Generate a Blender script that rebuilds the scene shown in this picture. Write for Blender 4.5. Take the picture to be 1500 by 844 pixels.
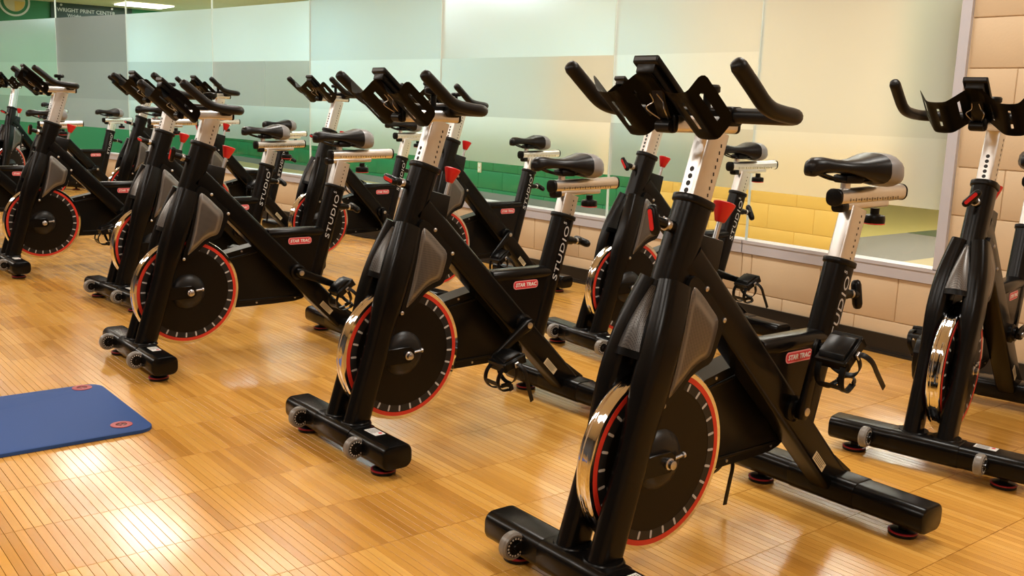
import bpy, bmesh, math, random
from mathutils import Vector, Matrix
from math import sin, cos, pi, radians

random.seed(7)
scene = bpy.context.scene
for o in list(bpy.data.objects):
    bpy.data.objects.remove(o)
C = scene.collection

# ------------------------------------------------------------------ camera
F_PX, PITCH, ROLL, CAM_H, CAM_YAW = 1451.0, radians(10.385), radians(2.0135), 1.0753, radians(51.0)
cam_data = bpy.data.cameras.new('camera')
cam_data.sensor_width = 36.0
cam_data.lens = F_PX / 1500.0 * 36.0
cam_data.clip_end = 100
cam = bpy.data.objects.new('camera', cam_data)
C.objects.link(cam)
R0 = Vector((cos(CAM_YAW), sin(CAM_YAW), 0))
H0 = Vector((-sin(CAM_YAW), cos(CAM_YAW), 0))
FW = H0 * cos(PITCH) - Vector((0, 0, 1)) * sin(PITCH)
U0 = H0 * sin(PITCH) + Vector((0, 0, 1)) * cos(PITCH)
XC = R0 * cos(ROLL) + U0 * sin(ROLL)
YC = -R0 * sin(ROLL) + U0 * cos(ROLL)
M = Matrix((XC, YC, -FW)).transposed().to_4x4()
M.translation = Vector((0, 0, CAM_H))
cam.matrix_world = M
scene.camera = cam

# ------------------------------------------------------------------ world, lights, exposure
world = bpy.data.worlds.new('world')
scene.world = world
world.use_nodes = True
world.node_tree.nodes['Background'].inputs[0].default_value = (1.0, 0.93, 0.82, 1)
world.node_tree.nodes['Background'].inputs[1].default_value = 0.02
scene.view_settings.view_transform = 'Standard'
scene.view_settings.look = 'None'
scene.view_settings.gamma = 1.0
scene.view_settings.use_curve_mapping = False
scene.view_settings.exposure = 0.0

CEIL = 2.9
def area(name, loc, sx, sy, power, col=(1.0, 0.955, 0.875)):
    l = bpy.data.lights.new(name, 'AREA')
    l.shape = 'RECTANGLE'
    l.size, l.size_y = sx, sy
    l.energy = power
    l.color = col
    o = bpy.data.objects.new(name, l)
    C.objects.link(o)
    o.location = loc
    return o
ROOM_W = 41
for X in (-15.6, -13.3, -11.0, -8.7, -6.4, -4.1, -1.8, 0.5):
    area('room_lamp_and_fill', (X, 1.2 if X < -15 else 2.1 if X < -12 else 2.85, CEIL - .02), 1.0, .5, ROOM_W)
    area('room_lamp_and_fill', (X, -1.0, CEIL - .02), 1.2, .6, ROOM_W)  # second row: unseen lamps added as fill light for the room
HALL_C = 2.5
for X, Y, P in ((-16.6, 5.7, 46), (-13.6, 5.5, 30), (-11.2, 5.6, 58), (-8.8, 5.6, 41), (-6.4, 5.6, 32), (-4.0, 5.6, 42), (-4.3, 8.0, 80), (-1.6, 5.6, 50), (-9.0, 9.5, 50), (0.5, 9.5, 50)):  # strongest entry is an unseen lamp added to brighten the lobby floor
    area('corridor_lamp_and_fill', (X, Y, HALL_C - .03), .6, 1.2, P, (0.76, 0.92, 1.0) if X < -7 else (1.0, 0.93, 0.84))

# ------------------------------------------------------------------ materials
MATS = {}
def mat(name, col, rough=.5, metal=0.0, spec=.5, coat=0.0, emit=None, var=0.0, vscale=20.0, bump=0.0, bscale=200.0):
    m = bpy.data.materials.new(name)
    m.use_nodes = True
    nt = m.node_tree
    b = nt.nodes['Principled BSDF']
    b.inputs['Base Color'].default_value = (*col, 1)
    b.inputs['Roughness'].default_value = rough
    b.inputs['Metallic'].default_value = metal
    b.inputs['Specular IOR Level'].default_value = spec
    b.inputs['Coat Weight'].default_value = coat
    tc = nt.nodes.new('ShaderNodeTexCoord')
    if var > 0:
        n = nt.nodes.new('ShaderNodeTexNoise')
        n.inputs['Scale'].default_value = vscale
        n.inputs['Detail'].default_value = 4
        nt.links.new(tc.outputs['Object'], n.inputs['Vector'])
        r = nt.nodes.new('ShaderNodeMapRange')
        r.inputs['To Min'].default_value = 1 - var
        r.inputs['To Max'].default_value = 1 + var
        nt.links.new(n.outputs['Fac'], r.inputs['Value'])
        mx = nt.nodes.new('ShaderNodeMix')
        mx.data_type = 'RGBA'
        mx.blend_type = 'MULTIPLY'
        mx.inputs['Factor'].default_value = 1
        mx.inputs['A'].default_value = (*col, 1)
        nt.links.new(r.outputs['Result'], mx.inputs['B'])
        nt.links.new(mx.outputs['Result'], b.inputs['Base Color'])
    if bump > 0:
        n2 = nt.nodes.new('ShaderNodeTexNoise')
        n2.inputs['Scale'].default_value = bscale
        nt.links.new(tc.outputs['Object'], n2.inputs['Vector'])
        bp = nt.nodes.new('ShaderNodeBump')
        bp.inputs['Strength'].default_value = bump
        bp.inputs['Distance'].default_value = .002
        nt.links.new(n2.outputs['Fac'], bp.inputs['Height'])
        nt.links.new(bp.outputs['Normal'], b.inputs['Normal'])
    if emit:
        b.inputs['Emission Color'].default_value = (*emit[0], 1)
        b.inputs['Emission Strength'].default_value = emit[1]
    MATS[name] = m
    return m

mat('frame_black', (.0035, .0032, .003), .25, 0, .20, bump=.02, bscale=900)
mat('plastic_black', (.0040, .0038, .0036), .32, 0, .22, bump=.03, bscale=700)
mat('disc_black', (.006, .0045, .003), .34, 0, .20)
mat('disc_band', (.014, .014, .0145), .42, 0, .35)
mat('rubber_black', (.0045, .0042, .0042), .40, 0, .25, bump=.04, bscale=900)
mat('leather_black', (.0050, .0050, .0055), .33, 0, .32, bump=.04, bscale=600)
mat('pad_grey', (.25, .25, .255), .40, .2)
mat('aluminium', (.80, .80, .79), .33, 1.0, var=.05, vscale=60)
mat('chrome', (.78, .79, .81), .06, 1.0)
mat('red_paint', (.62, .035, .018), .42)
mat('red_plastic', (.66, .014, .016), .35)
mat('label_red', (.62, .030, .050), .35)
mat('label_pink', (.85, .30, .32), .35)
mat('print_white', (.78, .78, .76), .5)
mat('print_grey', (.50, .50, .50), .45)
mat('print_dark', (.02, .02, .02), .6)
mat('tyre_grey', (.20, .185, .165), .32, 0, .5)
mat('foot_red', (.30, .012, .022), .4)
mat('bead_pale', (.55, .52, .47), .3)
mat('hub_grey', (.022, .021, .021), .40)
mat('hub_black', (.009, .0088, .009), .36, 0, .4)
mat('steel', (.55, .55, .57), .32, 1.0)
mat('mat_blue', (.022, .072, .255), .62, 0, .3, bump=.08, bscale=500)
mat('eyelet_red', (.40, .065, .075), .4)
mat('wall_cream', (.63, .475, .30), .5, var=.03, vscale=6, bump=.22, bscale=90)
mat('mortar_cream', (.62, .465, .29), .6)
mat('wall_slate', (.13, .135, .15), .6)
mat('ceiling_white', (.78, .77, .74), .8)
mat('baseboard_black', (.012, .011, .010), .35)
mat('window_alu', (.56, .55, .59), .40, .15)
mat('silicone', (.62, .72, .68), .35)
mat('hall_green', (.020, .205, .075), .45, bump=.15, bscale=90)
mat('hall_green_dark', (.030, .24, .095), .5)
mat('hall_cream', (.84, .68, .45), .6)
mat('hall_green_mortar', (.05, .26, .12), .6)
mat('hall_yellow', (.80, .52, .13), .5, bump=.25, bscale=90)
mat('hall_yellow_mortar', (.68, .43, .10), .6)
mat('hall_pale', (.62, .84, .84), .6)
mat('hall_grey', (.20, .22, .21), .5)
mat('hall_ceiling', (.84, .70, .46), .8)
mat('hall_tan', (.60, .46, .20), .25)
mat('hall_olive', (.72, .60, .21), .25)
mat('hall_floor_grey', (.38, .37, .36), .16)
mat('hall_floor_green', (.07, .15, .10), .2)
mat('hall_beige', (.68, .58, .38), .25)
mat('sign_dark', (.010, .040, .018), .4)
mat('outlet', (.66, .58, .40), .45)
mat('lamp_panel', (.9, .9, .88), .5, emit=((1, 1, .97), 5.0))
mat('sub_floor', (.10, .045, .015), .7)

def mesh_grille():
    """grey perforated screen: fine dots in a regular grid"""
    m = mat('grille', (.23, .22, .215), .34, .75)
    nt = m.node_tree
    b = nt.nodes['Principled BSDF']
    tc = nt.nodes.new('ShaderNodeTexCoord')
    v = nt.nodes.new('ShaderNodeTexVoronoi')
    v.inputs['Scale'].default_value = 330
    v.inputs['Randomness'].default_value = 0.0
    nt.links.new(tc.outputs['Object'], v.inputs['Vector'])
    cr = nt.nodes.new('ShaderNodeValToRGB')
    cr.color_ramp.elements[0].position = .25
    cr.color_ramp.elements[0].color = (.020, .019, .018, 1)
    cr.color_ramp.elements[1].position = .45
    cr.color_ramp.elements[1].color = (.24, .230, .220, 1)
    nt.links.new(v.outputs['Distance'], cr.inputs['Fac'])
    nt.links.new(cr.outputs['Color'], b.inputs['Base Color'])
mesh_grille()

def wood():
    m = bpy.data.materials.new('maple_plank')
    m.use_nodes = True
    nt = m.node_tree
    N, L = nt.nodes, nt.links
    b = N['Principled BSDF']
    geo = N.new('ShaderNodeNewGeometry')
    dv = N.new('ShaderNodeVectorMath'); dv.operation = 'DIVIDE'
    sub = N.new('ShaderNodeVectorMath'); sub.operation = 'SUBTRACT'
    sub.inputs[1].default_value = (PX0, PY0, 0)
    L.new(geo.outputs['Position'], sub.inputs[0])
    L.new(sub.outputs[0], dv.inputs[0])
    dv.inputs[1].default_value = (PLEN, PWID, 1000)
    fl = N.new('ShaderNodeVectorMath'); fl.operation = 'FLOOR'
    L.new(dv.outputs[0], fl.inputs[0])
    wn = N.new('ShaderNodeTexWhiteNoise')
    L.new(fl.outputs[0], wn.inputs['Vector'])
    # boards come in batches: a slower variation over groups of strips
    gd = N.new('ShaderNodeVectorMath'); gd.operation = 'DIVIDE'; gd.inputs[1].default_value = (1, 5, 1)
    L.new(fl.outputs[0], gd.inputs[0])
    gf = N.new('ShaderNodeVectorMath'); gf.operation = 'FLOOR'
    L.new(gd.outputs[0], gf.inputs[0])
    gw = N.new('ShaderNodeTexWhiteNoise'); L.new(gf.outputs[0], gw.inputs['Vector'])
    mixv = N.new('ShaderNodeMix'); mixv.data_type = 'FLOAT'; mixv.inputs['Factor'].default_value = .38
    L.new(wn.outputs['Value'], mixv.inputs['A']); L.new(gw.outputs['Value'], mixv.inputs['B'])
    ramp = N.new('ShaderNodeValToRGB')
    e = ramp.color_ramp.elements
    e[0].position, e[0].color = .08, (.52, .245, .042, 1)
    e[1].position, e[1].color = .95, (.77, .425, .100, 1)
    x = ramp.color_ramp.elements.new(.35); x.color = (.625, .312, .058, 1)
    x = ramp.color_ramp.elements.new(.62); x.color = (.70, .362, .072, 1)
    L.new(mixv.outputs['Result'], ramp.inputs['Fac'])
    # grain along X
    mp = N.new('ShaderNodeMapping'); mp.inputs['Scale'].default_value = (3.0, 75.0, 1)
    L.new(geo.outputs['Position'], mp.inputs['Vector'])
    off = N.new('ShaderNodeVectorMath'); off.operation = 'ADD'
    L.new(mp.outputs[0], off.inputs[0]); L.new(wn.outputs['Color'], off.inputs[1])
    gn = N.new('ShaderNodeTexNoise'); gn.inputs['Scale'].default_value = 1.6; gn.inputs['Detail'].default_value = 6
    L.new(off.outputs[0], gn.inputs['Vector'])
    mr = N.new('ShaderNodeMapRange'); mr.inputs['To Min'].default_value = .84; mr.inputs['To Max'].default_value = 1.14
    L.new(gn.outputs['Fac'], mr.inputs['Value'])
    mx = N.new('ShaderNodeMix'); mx.data_type = 'RGBA'; mx.blend_type = 'MULTIPLY'; mx.inputs['Factor'].default_value = 1
    L.new(ramp.outputs['Color'], mx.inputs['A']); L.new(mr.outputs['Result'], mx.inputs['B'])
    L.new(mx.outputs['Result'], b.inputs['Base Color'])
    b.inputs['Roughness'].default_value = .32
    # worn varnish: patchy gloss
    wr = N.new('ShaderNodeTexNoise'); wr.inputs['Scale'].default_value = 9; wr.inputs['Detail'].default_value = 5
    L.new(geo.outputs['Position'], wr.inputs['Vector'])
    m2 = N.new('ShaderNodeMapRange'); m2.inputs['From Min'].default_value = .35; m2.inputs['From Max'].default_value = .7
    m2.inputs['To Min'].default_value = .12; m2.inputs['To Max'].default_value = .25
    L.new(wr.outputs['Fac'], m2.inputs['Value'])
    L.new(m2.outputs['Result'], b.inputs['Roughness'])
    b.inputs['Specular IOR Level'].default_value = .5
    b.inputs['Coat Weight'].default_value = .32
    b.inputs['Coat Roughness'].default_value = .11
    # each strip is tilted a hair, so reflections break at the joints
    bmp = N.new('ShaderNodeBump'); bmp.inputs['Strength'].default_value = .07; bmp.inputs['Distance'].default_value = .004
    bn = N.new('ShaderNodeTexNoise'); bn.inputs['Scale'].default_value = 14
    L.new(off.outputs[0], bn.inputs['Vector'])
    L.new(bn.outputs['Fac'], bmp.inputs['Height'])
    L.new(bmp.outputs['Normal'], b.inputs['Normal'])
    MATS['maple_plank'] = m
PLEN, PWID = .2855, .02275
PX0, PY0 = -2.54, .753
wood()

def glass_mat():
    m = bpy.data.materials.new('clear_glass')
    m.use_nodes = True
    nt = m.node_tree; nt.nodes.clear()
    out = nt.nodes.new('ShaderNodeOutputMaterial')
    t = nt.nodes.new('ShaderNodeBsdfTransparent'); t.inputs[0].default_value = (.93, .96, .94, 1)
    g = nt.nodes.new('ShaderNodeBsdfGlossy'); g.inputs['Roughness'].default_value = .01
    lw = nt.nodes.new('ShaderNodeLayerWeight'); lw.inputs['Blend'].default_value = .5
    pw = nt.nodes.new('ShaderNodeMath'); pw.operation = 'POWER'; pw.inputs[1].default_value = 5.0
    nt.links.new(lw.outputs['Facing'], pw.inputs[0])
    fr = nt.nodes.new('ShaderNodeMath'); fr.operation = 'MULTIPLY_ADD'; fr.inputs[1].default_value = .5; fr.inputs[2].default_value = .02
    nt.links.new(pw.outputs[0], fr.inputs[0])
    mx = nt.nodes.new('ShaderNodeMixShader')
    nt.links.new(fr.outputs[0], mx.inputs[0]); nt.links.new(t.outputs[0], mx.inputs[1]); nt.links.new(g.outputs[0], mx.inputs[2])
    nt.links.new(mx.outputs[0], out.inputs[0])
    MATS['clear_glass'] = m
glass_mat()

def film_mat(name, tr, df, refr):
    """frosted window film: scatters the corridor behind it and a little room light"""
    m = bpy.data.materials.new(name)
    m.use_nodes = True
    nt = m.node_tree; nt.nodes.clear()
    out = nt.nodes.new('ShaderNodeOutputMaterial')
    r = nt.nodes.new('ShaderNodeBsdfRefraction')
    r.inputs['Roughness'].default_value = .45; r.inputs['IOR'].default_value = 1.18
    r.inputs['Color'].default_value = (refr * .95, refr * .975, refr, 1)
    t = nt.nodes.new('ShaderNodeBsdfTranslucent'); t.inputs[0].default_value = (tr * .93, tr * .96, tr, 1)
    d = nt.nodes.new('ShaderNodeBsdfDiffuse'); d.inputs[0].default_value = (df * .88, df * .94, df, 1)
    a = nt.nodes.new('ShaderNodeMixShader'); a.inputs[0].default_value = .30
    b = nt.nodes.new('ShaderNodeMixShader'); b.inputs[0].default_value = .10
    nt.links.new(r.outputs[0], a.inputs[1]); nt.links.new(t.outputs[0], a.inputs[2])
    nt.links.new(a.outputs[0], b.inputs[1]); nt.links.new(d.outputs[0], b.inputs[2])
    nt.links.new(b.outputs[0], out.inputs[0])
    MATS[name] = m
film_mat('film_light', .98, .95, .98)
film_mat('film_medium', .88, .82, .91)
film_mat('film_dense', .75, .66, .80)

# ------------------------------------------------------------------ mesh helpers
def finish(bm, name, material, smooth=True, angle=35):
    bmesh.ops.recalc_face_normals(bm, faces=bm.faces[:])
    me = bpy.data.meshes.new(name)
    bm.to_mesh(me); bm.free()
    if smooth:
        for p in me.polygons:
            p.use_smooth = True
        me.set_sharp_from_angle(angle=radians(angle))
    ms = material if isinstance(material, (list, tuple)) else [material]
    for k in ms:
        me.materials.append(MATS[k])
    return me

def link(name, me, parent=None, loc=None):
    o = bpy.data.objects.new(name, me)
    C.objects.link(o)
    if parent:
        o.parent = parent
    if loc is not None:
        o.location = loc
    return o

def struct(name, me, parent=None):
    o = link(name, me, parent)
    o['kind'] = 'structure'
    return o

def tag(o, label, cat, group=None):
    o['label'] = label; o['category'] = cat
    if group:
        o['group'] = group
    return o

def box(bm, x0, x1, y0, y1, z0, z1, mi=0):
    v = [bm.verts.new(p) for p in ((x0, y0, z0), (x1, y0, z0), (x1, y1, z0), (x0, y1, z0), (x0, y0, z1), (x1, y0, z1), (x1, y1, z1), (x0, y1, z1))]
    fs = [(0, 3, 2, 1), (4, 5, 6, 7), (0, 1, 5, 4), (1, 2, 6, 5), (2, 3, 7, 6), (3, 0, 4, 7)]
    for f in fs:
        bm.faces.new([v[i] for i in f]).material_index = mi
    return v

def bevel_all(bm, w, seg=2):
    bmesh.ops.bevel(bm, geom=bm.edges[:], offset=w, segments=seg, profile=.5, affect='EDGES')

def rrect(hx, hy, r, n=5):
    """rounded rectangle outline in 2D"""
    r = min(r, hx * .999, hy * .999)
    pts = []
    for cx, cy, a0 in ((hx - r, hy - r, 0), (-hx + r, hy - r, 90), (-hx + r, -hy + r, 180), (hx - r, -hy + r, 270)):
        for i in range(n + 1):
            a = radians(a0 + 90 * i / n)
            pts.append((cx + r * cos(a), cy + r * sin(a)))
    return pts

def circ(r, n=16):
    return [(r * cos(2 * pi * i / n), r * sin(2 * pi * i / n)) for i in range(n)]

def rings(bm, loops, cap=True, closed=False, mi=0):
    """skin a list of equal-length vertex loops (lists of Vector)"""
    vs = [[bm.verts.new(p) for p in lp] for lp in loops]
    n = len(vs[0])
    m = len(vs)
    for i in range(m if closed else m - 1):
        a, b = vs[i], vs[(i + 1) % m]
        for j in range(n):
            bm.faces.new((a[j], a[(j + 1) % n], b[(j + 1) % n], b[j])).material_index = mi
    if cap and not closed:
        bm.faces.new(vs[0][::-1]).material_index = mi
        bm.faces.new(vs[-1]).material_index = mi
    return vs

def sweep(bm, path, section, up=(0, 1, 0), cap=True, closed=False, bev=0.0, mi=0, scale=None):
    """sweep a 2D section (u along 'side', v along 'up') along a path of points"""
    P = [Vector(p) for p in path]
    n = len(P)
    U = Vector(up)
    loops = []
    secs = section if isinstance(section[0], list) else [section] * n
    for i, p in enumerate(P):
        if closed:
            t = P[(i + 1) % n] - P[i - 1]
        else:
            t = P[min(i + 1, n - 1)] - P[max(i - 1, 0)]
        t.normalize()
        s = t.cross(U)
        if s.length < 1e-5:
            s = t.cross(Vector((1, 0, 0)))
        s.normalize()
        w = s.cross(t).normalized()
        loops.append([p + s * a + w * b for a, b in secs[i]])
    if bev > 0 and not closed:
        def shrink(lp, c, k, d):
            return [c + (q - c) * k + d for q in lp]
        c0, c1 = P[0], P[-1]
        t0 = (P[1] - P[0]).normalized(); t1 = (P[-1] - P[-2]).normalized()
        sz = max(abs(a) for a, b in secs[0])
        k = 1 - bev / sz
        new = [shrink(loops[0], c0, k, Vector()), shrink(loops[0], c0, 1 - .3 * bev / sz, t0 * bev * .3), shrink(loops[0], c0, 1, t0 * bev)]
        end = [shrink(loops[-1], c1, 1, -t1 * bev), shrink(loops[-1], c1, 1 - .3 * bev / sz, -t1 * bev * .3), shrink(loops[-1], c1, k, Vector())]
        loops = new + loops[1:-1] + end
    return rings(bm, loops, cap, closed, mi)

def spline(pts, n=6, closed=False):
    """Catmull-Rom through points"""
    P = [Vector(p) for p in pts]
    m = len(P)
    out = []
    for i in range(m if closed else m - 1):
        if closed:
            a, b, c, d = P[i - 1], P[i], P[(i + 1) % m], P[(i + 2) % m]
        else:
            a, b, c, d = P[max(i - 1, 0)], P[i], P[i + 1], P[min(i + 2, m - 1)]
        for k in range(n):
            t = k / n
            out.append(.5 * ((2 * b) + (c - a) * t + (2 * a - 5 * b + 4 * c - d) * t * t + (3 * b - a - 3 * c + d) * t ** 3))
    if not closed:
        out.append(P[-1])
    return out

def lathe_y(bm, prof, cx, cz, n=32, cap=True, mi=0):
    """profile [(r, y)] turned about an axis along Y through (cx, cz)"""
    loops = [[Vector((cx + r * cos(2 * pi * k / n), y, cz + r * sin(2 * pi * k / n))) for k in range(n)] for r, y in prof]
    return rings(bm, loops, cap, mi=mi)

def lathe_axis(bm, prof, base, axis, n=20, cap=True, mi=0):
    """profile [(r, h)] turned about 'axis' starting from base"""
    ax = Vector(axis).normalized()
    s = ax.cross(Vector((0, 1, 0)))
    if s.length < 1e-4:
        s = ax.cross(Vector((1, 0, 0)))
    s.normalize(); w = ax.cross(s)
    B = Vector(base)
    loops = [[B + ax * h + (s * cos(2 * pi * k / n) + w * sin(2 * pi * k / n)) * r for k in range(n)] for r, h in prof]
    return rings(bm, loops, cap, mi=mi)

def prism_y(bm, poly, y0, y1, mi=0):
    """polygon in (x, z) extruded in y"""
    a = [bm.verts.new((x, y0, z)) for x, z in poly]
    b = [bm.verts.new((x, y1, z)) for x, z in poly]
    n = len(poly)
    bm.faces.new(a).material_index = mi
    bm.faces.new(b[::-1]).material_index = mi
    for i in range(n):
        bm.faces.new((a[i], b[i], b[(i + 1) % n], a[(i + 1) % n])).material_index = mi

def smooth_poly(pts, n=4):
    return [(p.x, p.z) for p in spline([(x, 0, z) for x, z in pts], n, closed=True)]

def text_mesh(name, body, size, material, depth=.0004, shear=0.0, spacing=1.0, align='CENTER', bold=0.0):
    cu = bpy.data.curves.new(name, 'FONT')
    cu.body = body; cu.size = size; cu.extrude = depth
    cu.align_x = align; cu.align_y = 'CENTER'
    cu.shear = shear; cu.space_character = spacing
    cu.offset = bold
    cu.resolution_u = 3
    t = bpy.data.objects.new(name, cu)
    C.objects.link(t)
    dg = bpy.context.evaluated_depsgraph_get()
    me = bpy.data.meshes.new_from_object(t.evaluated_get(dg))
    bpy.data.objects.remove(t); bpy.data.curves.remove(cu)
    me.name = name
    me.materials.clear(); me.materials.append(MATS[material])
    return me

# ------------------------------------------------------------------ room shell
def quad_mesh(name, pts, material):
    bm = bmesh.new()
    bm.faces.new([bm.verts.new(p) for p in pts])
    return finish(bm, name, material, smooth=False)

FX0, FX1, FY0 = -18.2, 3.0, -6.0
# window wall: a gently faceted run, one facet to each pane
WALL = [(3.0, 4.2), (-2.165, 4.2), (-3.265, 4.2), (-4.32, 4.2), (-6.02, 4.13), (-7.72, 3.97), (-9.3, 3.77), (-10.84, 3.47), (-12.28, 3.15), (-13.9, 2.8), (-15.5, 2.42), (-18.0, 1.75)]
def wall_y(x):
    for (xa, ya), (xb, yb) in zip(WALL, WALL[1:]):
        if xb <= x <= xa:
            return ya + (yb - ya) * (x - xa) / (xb - xa)
    return WALL[-1][1]

floor_bm = bmesh.new()
box(floor_bm, FX0, FX1, FY0, 4.3, -.10, -.004)
floor = struct('floor', finish(floor_bm, 'floor', 'sub_floor', smooth=False))

# maple strips: the ones that show largest are objects of their own, the others one joined mesh
def plank_verts(x, y, g=.0007):
    x0, x1, y0, y1 = x + g * 1.3, x + PLEN - g * 1.3, y + g, y + PWID - g
    c = .00025
    return x0, x1, y0, y1, c
def add_plank(bm, x, y):
    x0, x1, y0, y1, c = plank_verts(x, y)
    lo = [bm.verts.new(p) for p in ((x0, y0, -.004), (x1, y0, -.004), (x1, y1, -.004), (x0, y1, -.004))]
    md = [bm.verts.new(p) for p in ((x0, y0, -c), (x1, y0, -c), (x1, y1, -c), (x0, y1, -c))]
    tp = [bm.verts.new(p) for p in ((x0 + c, y0 + c, 0), (x1 - c, y0 + c, 0), (x1 - c, y1 - c, 0), (x0 + c, y1 - c, 0))]
    bm.faces.new(tp)
    for i in range(4):
        j = (i + 1) % 4
        bm.faces.new((lo[i], lo[j], md[j], md[i]))
        bm.faces.new((md[i], md[j], tp[j], tp[i]))
def to_px(p):
    d = Vector(p) - Vector((0, 0, CAM_H))
    z = d.dot(FW)
    if z < .05:
        return None
    return 750 + F_PX * d.dot(XC) / z, 422 - F_PX * d.dot(YC) / z, z
near = []; far = []
i0, i1 = int((-14.6 - PX0) / PLEN), int((2.6 - PX0) / PLEN)
j0, j1 = int((-1.3 - PY0) / PWID), int((4.25 - PY0) / PWID)
for i in range(i0, i1):
    for j in range(j0, j1):
        x, y = PX0 + i * PLEN, PY0 + j * PWID
        if y + PWID > wall_y(x) or (x < -9 and y < 0):
            continue
        q = to_px((x + PLEN / 2, y + PWID / 2, 0))
        if q and -5 < q[0] < 1505 and -5 < q[1] < 849:
            near.append((q[2], x, y))
        else:
            far.append((x, y))
near.sort()
pb = bmesh.new(); add_plank(pb, 0, 0)
plank_me = finish(pb, 'plank', 'maple_plank', smooth=False)
for q, x, y in near[:300]:
    link('plank', plank_me, floor, (x, y, 0))
sb = bmesh.new()
for q, x, y in near[300:]:
    add_plank(sb, x, y)
for x, y in far:
    add_plank(sb, x, y)
# the part of the hall that is never in view: one level of boards
me = finish(sb, 'plank_field', 'maple_plank', smooth=False)
pf = link('plank_field', me, floor); pf['kind'] = 'stuff'
bm = bmesh.new()
box(bm, FX0, FX1, FY0, -1.3, -.004, -.0005)
link('floor_boards', finish(bm, 'floor_boards', 'maple_plank', smooth=False), floor)

struct('ceiling', quad_mesh('ceiling', [(FX0, FY0, CEIL), (FX1, FY0, CEIL), (FX1, 4.3, CEIL), (FX0, 4.3, CEIL)], 'ceiling_white'))
struct('wall_front', quad_mesh('wall_front', [(FX0, FY0, 0), (FX1, FY0, 0), (FX1, FY0, CEIL), (FX0, FY0, CEIL)], 'wall_slate'))
struct('wall_right', quad_mesh('wall_right', [(FX1, FY0, 0), (FX1, 4.3, 0), (FX1, 4.3, CEIL), (FX1, FY0, CEIL)], 'wall_cream'))
struct('wall_left', quad_mesh('wall_left', [(FX0, FY0, 0), (FX0, 1.9, 0), (FX0, 1.9, CEIL), (FX0, FY0, CEIL)], 'wall_slate'))

# block wall under and beside the windows
SILL, RAIL = .36, .424
def seg_frame(a, b):
    """local frame of a wall facet: origin a, u along the wall, n pointing into the room"""
    A, B = Vector((*a, 0)), Vector((*b, 0))
    u = (B - A); L = u.length; u.normalize()
    n = Vector((u.y, -u.x, 0))
    if n.y > 0:
        n = -n
    return A, u, n, L
def seg_box(bm, fr, s0, s1, d0, d1, z0, z1, mi=0):
    """box on a facet: s along it, d out of it into the room"""
    A, u, n, L = fr
    v = []
    for z in (z0, z1):
        for s, d in ((s0, d0), (s1, d0), (s1, d1), (s0, d1)):
            p = A + u * s + n * d
            v.append(bm.verts.new((p.x, p.y, z)))
    for f in ((0, 3, 2, 1), (4, 5, 6, 7), (0, 1, 5, 4), (1, 2, 6, 5), (2, 3, 7, 6), (3, 0, 4, 7)):
        bm.faces.new([v[i] for i in f]).material_index = mi
FR = [seg_frame(a, b) for a, b in zip(WALL, WALL[1:])]
wall_back = bpy.data.objects.new('wall_back', None)
bm = bmesh.new()
for k, fr in enumerate(FR):
    if k == 0:
        seg_box(bm, fr, 0, fr[3], -.20, -.006, 0, CEIL)      # solid wall right of the windows
    else:
        seg_box(bm, fr, 0, fr[3], -.20, -.006, 0, SILL - .004)
        seg_box(bm, fr, 0, fr[3], -.16, 0, 2.42, CEIL)
wall_back = struct('wall_back', finish(bm, 'wall_back', 'mortar_cream', smooth=False))

def block_mesh(w, h, d, material, bev=.004):
    b = bmesh.new()
    box(b, 0, w, -d, 0, 0, h)
    bevel_all(b, bev, 2)
    return finish(b, 'block', material, angle=40)
BW, BH, JT = .415, .2085, .004
blocks = {}
def put_block(fr, s0, s1, z0, z1, material, parent, depth=.03):
    w, h = round(s1 - s0 - JT, 4), round(z1 - z0 - JT, 4)
    if w < .02 or h < .02:
        return
    key = (w, h, material)
    if key not in blocks:
        blocks[key] = block_mesh(w, h, depth, material)
    A, u, n, L = fr
    o = link('block', blocks[key], parent)
    x = u; y = n
    mtx = Matrix(((x.x, y.x, 0, 0), (x.y, y.y, 0, 0), (0, 0, 1, 0), (0, 0, 0, 1)))
    if x.cross(y).z < 0:            # keep it right handed
        mtx = Matrix(((-x.x, y.x, 0, 0), (-x.y, y.y, 0, 0), (0, 0, 1, 0), (0, 0, 0, 1)))
        p = A + u * (s1 - JT / 2)
    else:
        p = A + u * (s0 + JT / 2)
    mtx.translation = (p.x, p.y, z0 + JT / 2)
    o.matrix_world = mtx
# beside the windows (courses measured at .88 and .676 above the floor)
fr = FR[0]; L0 = fr[3]
z = .884 - 5 * BH
row = 0
while z < 2.7:
    z0, z1 = max(z, 0.0), min(z + BH, CEIL)
    off = .215 if row % 2 == 0 else .0075
    s = L0 - off
    put_block(fr, s, L0 - .001, z0, z1, 'wall_cream', wall_back)
    for k in range(7):
        put_block(fr, s - BW, s, z0, z1, 'wall_cream', wall_back)
        s -= BW
    z += BH; row += 1
# below the windows
for k, fr in enumerate(FR[1:9]):
    L = fr[3]
    for row, (z0, z1) in enumerate(((0.0, .155), (.155, SILL))):
        s = 0.0
        first = BW if (row + k) % 2 == 0 else BW / 2
        while s < L - .01:
            e = min(s + first, L)
            if L - e < .06:
                e = L
            put_block(fr, s, e, z0, z1, 'wall_cream', wall_back)
            s = e; first = BW
# baseboard
bm = bmesh.new()
for k, fr in enumerate(FR):
    seg_box(bm, fr, -.004, fr[3] + .004, 0, .012, 0.0, .093)
    seg_box(bm, fr, -.004, fr[3] + .004, .012, .024, 0.0, .012)
    seg_box(bm, fr, -.004, fr[3] + .004, .012, .016, 0.012, .022)
struct('baseboard_back', finish(bm, 'baseboard_back', 'baseboard_black', smooth=False))

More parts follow.
